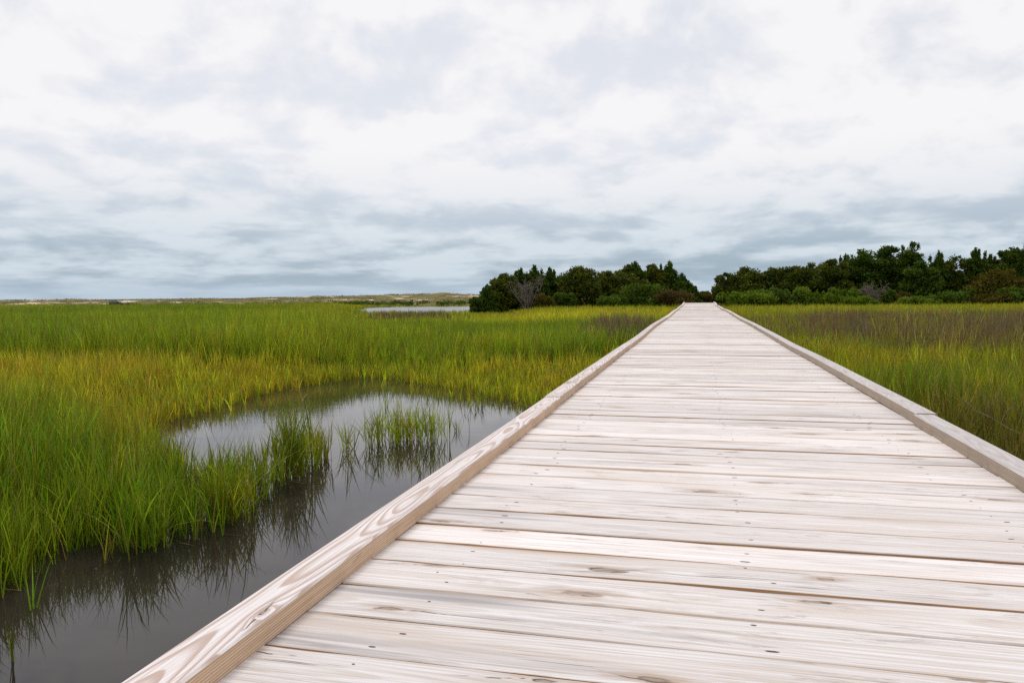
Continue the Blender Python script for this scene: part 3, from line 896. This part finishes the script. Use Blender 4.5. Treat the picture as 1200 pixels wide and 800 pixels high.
# ------------------------------------------------------------------ trees and bushes
def leaf_cloud(C, Rr, n, size, col_fn, shell=0.55, up_bias=0.0):
    """n small leaf sprays spread through an ellipsoid (centre C, radii Rr), thicker towards its skin"""
    d = rng.normal(size=(n, 3)); d /= np.linalg.norm(d, axis=1)[:, None]
    r_ = 1 - shell * rng.uniform(size=n) ** 1.6
    r_ *= 1 + rng.normal(0, 0.10, n)
    P = C + d * r_[:, None] * Rr
    a = rng.normal(size=(n, 3)) + d * 0.8 + np.array([0, 0, up_bias]); a /= np.linalg.norm(a, axis=1)[:, None]
    b = np.cross(a, rng.normal(size=(n, 3))); b /= np.linalg.norm(b, axis=1)[:, None] + 1e-9
    s = size * rng.uniform(0.6, 1.5, n)[:, None]
    V = np.zeros((n, 4, 3))
    V[:, 0] = P - a * s * 0.7; V[:, 1] = P + b * s * 0.45; V[:, 2] = P + a * s * 0.9; V[:, 3] = P - b * s * 0.45
    V[:, 1] += a * s * 0.1
    F_ = np.arange(n)[:, None] * 4 + np.array([[0, 1, 2, 3]])
    return V.reshape(-1, 3), F_, np.repeat(col_fn(n), 4, axis=0)

def tint(c0, c1, v=0.25):
    c0, c1 = np.array(c0), np.array(c1)
    def fn(n):
        base = c0 + (c1 - c0) * rng.uniform()          # one tone per spray lobe
        t = rng.uniform(size=(n, 1))
        c = base * (1 - 0.35 * t) + c1 * 0.35 * t
        return np.clip(c * rng.uniform(1 - v, 1 + v, (n, 1)), 0.001, 1)
    return fn

CEDAR = tint((0.030, 0.062, 0.008), (0.078, 0.125, 0.013))
OAK = tint((0.038, 0.058, 0.007), (0.110, 0.130, 0.014))
OAKY = tint((0.05, 0.05, 0.007), (0.12, 0.10, 0.013))
MYRT = tint((0.040, 0.080, 0.008), (0.095, 0.150, 0.015))
LIMEB = tint((0.075, 0.135, 0.010), (0.15, 0.22, 0.018))
REDB = tint((0.075, 0.055, 0.018), (0.11, 0.085, 0.022))

def tree(name, label, cat, u, vtop, hw, depth, kind, colfn, ground=0.05, dens=1.0, group=None, low=0.0, leaf=0.125):
    k = depth / F
    yh = 345 + 0.008 * (817 - u)
    top = 1.40 + (yh - vtop) * k
    p = at_depth(u, yh, depth); cx, cy = p[0], p[1]
    hw_m = hw * k
    root = empty(name, (cx, cy, ground))
    tag(root, label, cat, group)
    h = top - ground
    # trunk and limbs (local coordinates)
    paths = []
    nst = 3 if kind in ('bush', 'oak') else 1
    for s in range(nst):
        dx, dy = rng.normal(0, 0.25, 2) * (hw_m if nst > 1 else 0.3)
        st = wander((dx * 0.2, dy * 0.2, -0.1), (dx, dy, h * 0.9), h * 0.82, 8, 0.07)
        paths.append((st, 0.03 + 0.017 * h, 0.012))
        for b in range(4):
            q = st[rng.integers(2, 7)]
            ang = rng.uniform(0, 2 * math.pi)
            paths.append((wander(q, (math.cos(ang), math.sin(ang), 0.7), hw_m * rng.uniform(0.5, 0.9), 5, 0.15), 0.012 + 0.006 * h, 0.006))
    sticks(paths, m_bark, 'trunk', root)
    Vs, Fs, Cs, b = [], [], [], 0
    def put(C, Rr, n, size=leaf, shell=0.6, ub=0.0):
        nonlocal b
        V, F_, c = leaf_cloud(np.array(C), np.array(Rr), max(12, int(n * dens * 1.35)), size, colfn, shell, ub)
        Vs.append(V); Fs.append(F_ + b); Cs.append(c); b += len(V)
    if kind in ('oak', 'cedar'):
        # overlapping boughs that fill a dome down to the ground
        hw_m *= 1.32
        flat = 0.34 if kind == 'oak' else 0.55
        m = 40
        hb = h if kind == 'oak' else h * 0.86
        for i in range(m):
            a = rng.uniform(0, 2 * math.pi); q = math.sqrt((i + 0.5) / m); rr = hw_m * 0.80 * q
            s = hw_m * rng.uniform(0.26, 0.46)
            top_here = hb * (1 - flat * q * q) - s * 0.62
            f = rng.uniform() ** 0.6
            zt = max(s * 0.45, s * 0.4 + f * (top_here - s * 0.4))
            put((math.cos(a) * rr, math.sin(a) * rr * 0.8, zt), (s, s, s * rng.uniform(0.55, 0.75)), 250, shell=0.75)
        for i in range(9):          # clumps of the crown top
            a = rng.uniform(0, 2 * math.pi); q = 0.85 * rng.uniform() ** 0.7
            s = hw_m * rng.uniform(0.16, 0.30)
            put((math.cos(a) * hw_m * q, math.sin(a) * hw_m * q * 0.8, hb * (1 - flat * q * q) - s * 0.55 + rng.normal(0, 0.05)), (s, s, s * 0.75), 130, leaf * 0.9, 0.9, 0.4)
        if kind == 'cedar':
            put((0, 0, h * 0.84), (0.36, 0.34, h * 0.12), 190, leaf * 0.8, 0.9, 0.8)
            put((0, 0, h * 0.70), (hw_m * 0.55, hw_m * 0.5, h * 0.14), 320, leaf, 0.9, 0.6)
            for i in range(9):     # upright plumes breaking the outline
                a = rng.uniform(0, 2 * math.pi); q = rng.uniform(0.1, 1.0)
                z0 = hb * (1 - flat * q * q) + rng.uniform(-0.25, 0.08)
                w_ = rng.uniform(0.09, 0.16); l_ = rng.uniform(0.2, 0.36)
                put((math.cos(a) * hw_m * 0.9 * q, math.sin(a) * hw_m * 0.7 * q, z0), (w_, w_, l_), 65, leaf * 0.75, 0.9, 1.4)
            for i in range(4):
                a = rng.uniform(0, 2 * math.pi); rr = hw_m * 0.16 * i
                w_ = rng.uniform(0.10, 0.15)
                put((math.cos(a) * rr, math.sin(a) * rr, h - 0.28 - 0.10 * i), (w_, w_, 0.33), 80, leaf * 0.75, 0.9, 1.4)
    else:
        m = 22
        hw_m *= rng.uniform(1.25, 1.85)
        h *= rng.uniform(0.82, 1.12)
        for i in range(m):
            a = rng.uniform(0, 2 * math.pi); rr = hw_m * 0.7 * math.sqrt(rng.uniform())
            s = hw_m * rng.uniform(0.13, 0.32)
            zz = h * rng.uniform(0.15, 0.92) * (1 - 0.35 * (rr / hw_m) ** 2)
            put((math.cos(a) * rr, math.sin(a) * rr, zz), (s, s, min(s, h * 0.22)), 210, leaf * 0.8, 0.7, 0.7)
        for i in range(18):
            a = rng.uniform(0, 2 * math.pi); rr = hw_m * 0.85 * rng.uniform()
            put((math.cos(a) * rr, math.sin(a) * rr, h * (0.86 - 0.25 * (rr / hw_m) ** 2)), (0.12, 0.12, 0.20), 45, leaf * 0.7, 0.9, 1.5)
    np_mesh('crown', np.concatenate(Vs), [np.concatenate(Fs)], m_bush if kind == 'bush' else m_leaf, root, cols=np.concatenate(Cs))
    return root

GL, GR = 'trees of the grove on the pond side of the boardwalk', 'trees of the wood behind the brown rushes'
LEFT = [
    ('cedar_tree', 'wind-leaned low cedar where the pond-side grove meets the dunes', 571, 334, 11, 55, 'cedar', CEDAR),
    ('oak_tree', 'low dark oak behind the leaned cedar at the dune end of the grove', 590, 321, 19, 57, 'oak', OAK),
    ('cedar_tree', 'dark cedar with a crest of spikes above the bare grey shrub', 611, 315, 15, 58, 'cedar', CEDAR),
    ('cedar_tree', 'pointed cedar rising just behind the bare grey shrub', 626, 311, 15, 58, 'cedar', CEDAR),
    ('cedar_tree', 'shorter spiky cedar between the crested cedar and the round oak', 644, 314, 14, 59, 'cedar', CEDAR),
    ('oak_tree', 'small dark oak in the dip of the grove outline', 656, 323, 13, 60, 'oak', OAK),
    ('oak_tree', 'round-topped dark oak in the middle of the pond-side grove', 680, 313, 23, 58, 'oak', OAK),
    ('oak_tree', 'dark oak beside the second dip of the grove outline', 712, 319, 17, 59, 'oak', OAK),
    ('oak_tree', 'broad oak behind the bright rounded bush', 735, 311, 20, 60, 'oak', OAK),
    ('cedar_tree', 'tall cedar with a flat cluster of spikes above the broad oak', 745, 306, 13, 60, 'cedar', CEDAR),
    ('oak_tree', 'dark oak between the two tallest cedars of the grove', 765, 311, 16, 61, 'oak', OAK),
    ('cedar_tree', 'sharp-pointed tallest cedar near the boardwalk end of the grove', 784, 306, 15, 61, 'cedar', CEDAR),
    ('cedar_tree', 'cedar stepping down towards the gap above the boardwalk', 799, 320, 12, 63, 'cedar', CEDAR),
    ('cedar_tree', 'smallest cedar at the edge of the sky gap over the boardwalk', 811, 333, 9, 65, 'cedar', CEDAR),
]
for (nm, lab, u, vt, hw, dp, kd, cf) in LEFT:
    tree(nm, lab, 'tree', u, vt, hw, dp, kd, cf, group=GL)
RIGHT = [
    ('oak_tree', 'small rounded oak standing apart beside the sky gap', 851, 320, 13, 66, 'oak', OAK),
    ('oak_tree', 'flat-topped oak second from the sky gap in the long wood', 878, 314, 20, 65, 'oak', OAK),
    ('oak_tree', 'flat-topped oak third from the sky gap in the long wood', 904, 314, 19, 65, 'oak', OAK),
    ('oak_tree', 'olive dark oak where the wood outline starts to climb', 929, 312, 18, 64, 'oak', OAK),
    ('oak_tree', 'oak on the climbing outline of the wood before the star-topped cedar', 955, 308, 19, 64, 'oak', OAK),
    ('cedar_tree', 'star-topped cedar on the climbing outline of the wood', 990, 298, 15, 64, 'cedar', CEDAR),
    ('oak_tree', 'dense oak directly under the star-topped cedar', 976, 305, 18, 62, 'oak', OAK),
    ('oak_tree', 'big dark oak at the shoulder of the wood next to the tallest cedar', 1013, 293, 22, 63, 'oak', CEDAR),
    ('oak_tree', 'big dark oak touching the tallest cedar', 1040, 290, 20, 62, 'oak', CEDAR),
    ('cedar_tree', 'tallest cedar of the wood with a forked spike', 1067, 283, 18, 61, 'cedar', CEDAR),
    ('oak_tree', 'dark oak at the foot of the tallest cedar', 1080, 306, 18, 59, 'oak', CEDAR),
    ('cedar_tree', 'small cedar with a side-leaning spike beyond the tallest cedar', 1099, 295, 14, 61, 'cedar', CEDAR),
    ('oak_tree', 'low oak in the dip between the two high parts of the wood', 1119, 301, 18, 61, 'oak', OAK),
    ('cedar_tree', 'four-pronged cedar after the dip in the wood', 1142, 291, 17, 60, 'cedar', CEDAR),
    ('cedar_tree', 'shorter cedar leaning on the four-pronged cedar', 1160, 298, 14, 60, 'cedar', CEDAR),
    ('oak_tree', 'olive yellow oak in front of the four-pronged cedar', 1172, 316, 27, 55, 'oak', OAKY),
    ('oak_tree', 'dark oak rising behind the olive yellow oak', 1184, 290, 17, 59, 'oak', CEDAR),
    ('cedar_tree', 'highest dark cedar just past the olive yellow oak', 1203, 283, 19, 58, 'cedar', CEDAR),
    ('oak_tree', 'dark oak beyond the high cedar past the olive yellow oak', 1228, 290, 24, 58, 'oak', OAK),
]
for (nm, lab, u, vt, hw, dp, kd, cf) in RIGHT:
    tree(nm, lab, 'tree', u, vt, hw, dp, kd, cf, group=GR)
BUSH = [
    ('bright green rounded bush in front of the broad oak', 757, 324, 24, 55, MYRT),
    ('reddish brown low bush between the bright rounded bush and the boardwalk', 789, 341, 16, 53, REDB),
    ('small green bush at the foot of the broad oak', 722, 346, 15, 54, MYRT),
    ('small green bush at the foot of the round-topped oak', 661, 345, 13, 54, MYRT),
    ('dull green low bush below the bare grey shrub', 634, 345, 14, 53, OAKY),
    ('dark low bush hanging by the far strip of water', 557, 346, 7, 54, CEDAR),
    ('dark low bush closing the gap at the end of the boardwalk', 827, 340, 11, 66, OAKY),
    ('dark low bush behind the last small cedar at the boardwalk end', 814, 341, 12, 68, OAK),
    ('bright green bush beside the end of the boardwalk', 860, 340, 18, 54, LIMEB),
    ('bright green bush peaking before the flat-topped oaks', 882, 337, 19, 55, LIMEB),
    ('mid green bush third along the foot of the long wood', 912, 340, 19, 57, MYRT),
    ('bright feathery bush below the climbing outline of the wood', 945, 337, 18, 57, LIMEB),
    ('bright green bush below the star-topped cedar', 981, 339, 16, 56, LIMEB),
    ('low yellow green bush under the big dark oaks', 1012, 345, 17, 52, LIMEB),
    ('dark green bush in the shade of the big dark oaks', 1036, 337, 17, 56, MYRT),
    ('tuft of reddish brown bush at the foot of the tallest cedar', 1060, 340, 9, 55, REDB),
    ('low wide bright bush standing forward of the tallest cedar', 1077, 345, 22, 50, LIMEB),
    ('green bush at the foot of the low oak in the dip', 1110, 338, 18, 55, MYRT),
    ('green bush under the four-pronged cedar', 1138, 339, 16, 55, MYRT),
    ('dull bush at the foot of the olive yellow oak', 1162, 340, 17, 53, OAKY),
    ('green bush beyond the dull bush under the olive yellow oak', 1190, 339, 18, 53, MYRT),
]
for (lab, u, vt, hw, dp, cf) in BUSH:
    tree('bush', lab, 'bush', u, vt, hw, dp, 'bush', cf, group='bushes at the foot of the trees')

def bare_shrub(label, u, vtop, hw, depth):
    k = depth / F; yh = 345 + 0.008 * (817 - u)
    p = at_depth(u, yh, depth); h = 1.4 + (yh - vtop) * k
    root = empty('bare_shrub', (p[0], p[1], 0.05)); tag(root, label, 'shrub')
    hw_m = hw * k
    stems, twigs = [], []
    for s in range(9):
        a = rng.uniform(0, 2 * math.pi)
        st = wander((0, 0, 0), (math.cos(a) * hw_m * 0.7, math.sin(a) * hw_m * 0.7, h * 0.9), h * rng.uniform(0.75, 1.0), 7, 0.08)
        stems.append((st, 0.03, 0.012))
        for b in range(13):
            q = st[rng.integers(2, 8)]
            d = rng.normal(size=3) + np.array([0, 0, 1.2])
            t1 = wander(q, d, rng.uniform(0.4, 0.9), 4, 0.2)
            twigs.append((t1, 0.016, 0.008))
            for c in range(4):
                twigs.append((wander(t1[rng.integers(1, 5)], rng.normal(size=3) + np.array([0, 0, 0.8]), rng.uniform(0.15, 0.35), 3, 0.2), 0.010, 0.007))
    sticks(stems, m_twig, 'stem', root, 4)
    sticks(twigs, m_twig, 'twigs', root, 3)
bare_shrub('leafless grey brown shrub in front of the spiky cedars', 618, 329, 21, 53)
bare_shrub('small leafless grey shrub beside the low oak at the foot of the tallest cedar', 1022, 338, 7, 53)

# ------------------------------------------------------------------ dunes
f2 = np.array([-math.sin(YAW), math.cos(YAW)]); r2 = np.array([math.cos(YAW), math.sin(YAW)])
def dune_h(lat, d):
    u = 600 + F * lat / d
    crest = 1.25 + 0.70 * sstep(150, 520, u) - 0.9 * sstep(600, 760, u)
    n = vnoise(lat * 0.09, d * 0.06, 71, 4)
    nn = vnoise(lat * 0.35, d * 0.25, 72, 3)
    ridge = sstep(104, 138, d + 8 * (vnoise(lat * 0.03, d * 0 + 3, 73, 2) - 0.5)) * (1 - 0.5 * sstep(150, 190, d))
    return ridge * (crest * (0.45 + 0.85 * n) + 0.55 * (nn - 0.5)) - 0.12 + 0.12 * sstep(100, 106, d)
lat = np.linspace(-170, 110, 420); dep = np.concatenate([np.linspace(102, 150, 70), np.linspace(153, 230, 20)])
LA, DE = np.meshgrid(lat, dep)
LA = LA.ravel(); DE = DE.ravel()
Zd = dune_h(LA, DE)
Vd = np.stack([CAM[0] + f2[0] * DE + r2[0] * LA, CAM[1] + f2[1] * DE + r2[1] * LA, Zd], 1)
nx, ny = len(lat), len(dep)
ii = (np.arange(ny - 1)[:, None] * nx + np.arange(nx - 1)[None, :]).ravel()
dn = np_mesh('dunes', Vd, [np.stack([ii, ii + 1, ii + 1 + nx, ii + nx], 1)], m_dune, smooth=True)
tag(dn, 'low line of grassy sand dunes along the horizon', 'dunes', kind='structure')
# dune grass and scrub
dg = Acc()
n = 34000
la = rng.uniform(-165, 60, n); de = rng.uniform(103, 160, n)
keep = vnoise(la * 0.12, de * 0.12, 75, 3) > 0.46
la, de = la[keep], de[keep]
cc = lerp(np.tile([0.085, 0.095, 0.02], (len(la), 1)), np.tile([0.20, 0.165, 0.06], (len(la), 1)), rng.uniform(size=len(la)) * sstep(108, 125, de))
plants(dg, CAM[0] + f2[0] * de + r2[0] * la, CAM[1] + f2[1] * de + r2[1] * la, dune_h(la, de) - 0.03, rng.uniform(0.10, 0.30, len(la)), 0.09, cc, 3, 1, 1.6, 0.1)
o = dg.mesh('dune_grass', m_grass)
tag(o, 'thin olive and straw grass growing over the dunes', 'grass', kind='stuff')
# low green scrub behind the far strip of water: leaf clumps in one mass
Vs, Fs, Cs, b = [], [], [], 0
for i in range(170):
    u = rng.uniform(150, 610); dd = rng.uniform(106, 114)
    if u < 380 and rng.uniform() < 0.6:
        continue
    lt = (u - 600) / F * dd
    s = rng.uniform(0.3, 0.7)
    V, F_, c = leaf_cloud(np.array([CAM[0] + f2[0] * dd + r2[0] * lt, CAM[1] + f2[1] * dd + r2[1] * lt, 0.25 + 0.2 * rng.uniform()]), np.array([s * 1.5, s, s * 0.8]), 110, 0.14, MYRT if rng.uniform() < 0.6 else CEDAR)
    Vs.append(V); Fs.append(F_ + b); Cs.append(c); b += len(V)
o = np_mesh('dune_scrub', np.concatenate(Vs), [np.concatenate(Fs)], m_bush, cols=np.concatenate(Cs))
tag(o, 'dark green low scrub between far water and dunes', 'scrub', kind='stuff')

# ------------------------------------------------------------------ far vehicle before the dunes
def vehicle():
    p = at_depth(138, 357.5, 108.0)
    root = empty('parked_vehicle', (p[0], p[1], 0.35))
    root.rotation_euler = (0, 0, YAW)
    tag(root, 'tiny dark maroon vehicle parked far off before the dunes', 'vehicle')
    m_body = plain('dark_maroon_paint', (0.030, 0.012, 0.014), 0.25, 0.7)
    m_glass = plain('vehicle_glass', (0.22, 0.21, 0.20), 0.10, 0.8)  # pale base colour stands in for sky reflected in the windows
    m_tyre = plain('tyre_rubber', (0.012, 0.012, 0.012), 0.8)
    prof = [(-1.05, 0.22), (-1.07, 0.48), (-1.0, 0.55), (-0.92, 0.74), (-0.8, 0.79), (0.10, 0.79), (0.42, 0.58), (1.02, 0.50), (1.1, 0.42), (1.1, 0.22)]
    w = 0.42
    n = len(prof)
    V = [(x, -w, z) for x, z in prof] + [(x, w, z) for x, z in prof]
    i = np.arange(n); j = (i + 1) % n
    me = np_mesh('body', V, [np.stack([i, j, j + n, i + n], 1), np.array([[0, 9, 8, 7], [0, 7, 6, 1], [1, 6, 5, 2], [2, 5, 4, 3]]),
                            np.array([[0, 7, 8, 9], [0, 1, 6, 7], [1, 2, 5, 6], [2, 3, 4, 5]]) + n], m_body, root)
    for a, b_ in ((-0.92, -0.45), (-0.40, 0.05)):
        V = [(a, -w - 0.004, 0.56), (b_ + 0.06, -w - 0.004, 0.56), (b_, -w - 0.004, 0.73), (a + 0.06, -w - 0.004, 0.73)]
        np_mesh('window', V, [np.array([[0, 1, 2, 3]])], m_glass, root)
    for x in (-0.66, 0.66):
        for yy in (-w, w):
            t = np.linspace(0, 2 * math.pi, 14, endpoint=False)
            V = np.concatenate([np.stack([x + 0.19 * np.cos(t), np.full(14, yy - 0.08), 0.19 + 0.19 * np.sin(t)], 1), np.stack([x + 0.19 * np.cos(t), np.full(14, yy + 0.08), 0.19 + 0.19 * np.sin(t)], 1)])
            i = np.arange(14); j = (i + 1) % 14
            np_mesh('wheel', V, [np.stack([i, j, j + 14, i + 14], 1), np.arange(14)[None, :], np.arange(14)[None, ::-1] + 14], m_tyre, root)
vehicle()

# ------------------------------------------------------------------ render settings
scn.render.engine = 'CYCLES'
scn.view_settings.view_transform = 'Standard'
scn.view_settings.look = 'None'
scn.view_settings.exposure = 0.0
scn.view_settings.gamma = 1.0
scn.view_settings.use_curve_mapping = False
scn.cycles.max_bounces = 8
scn.cycles.use_denoising = False
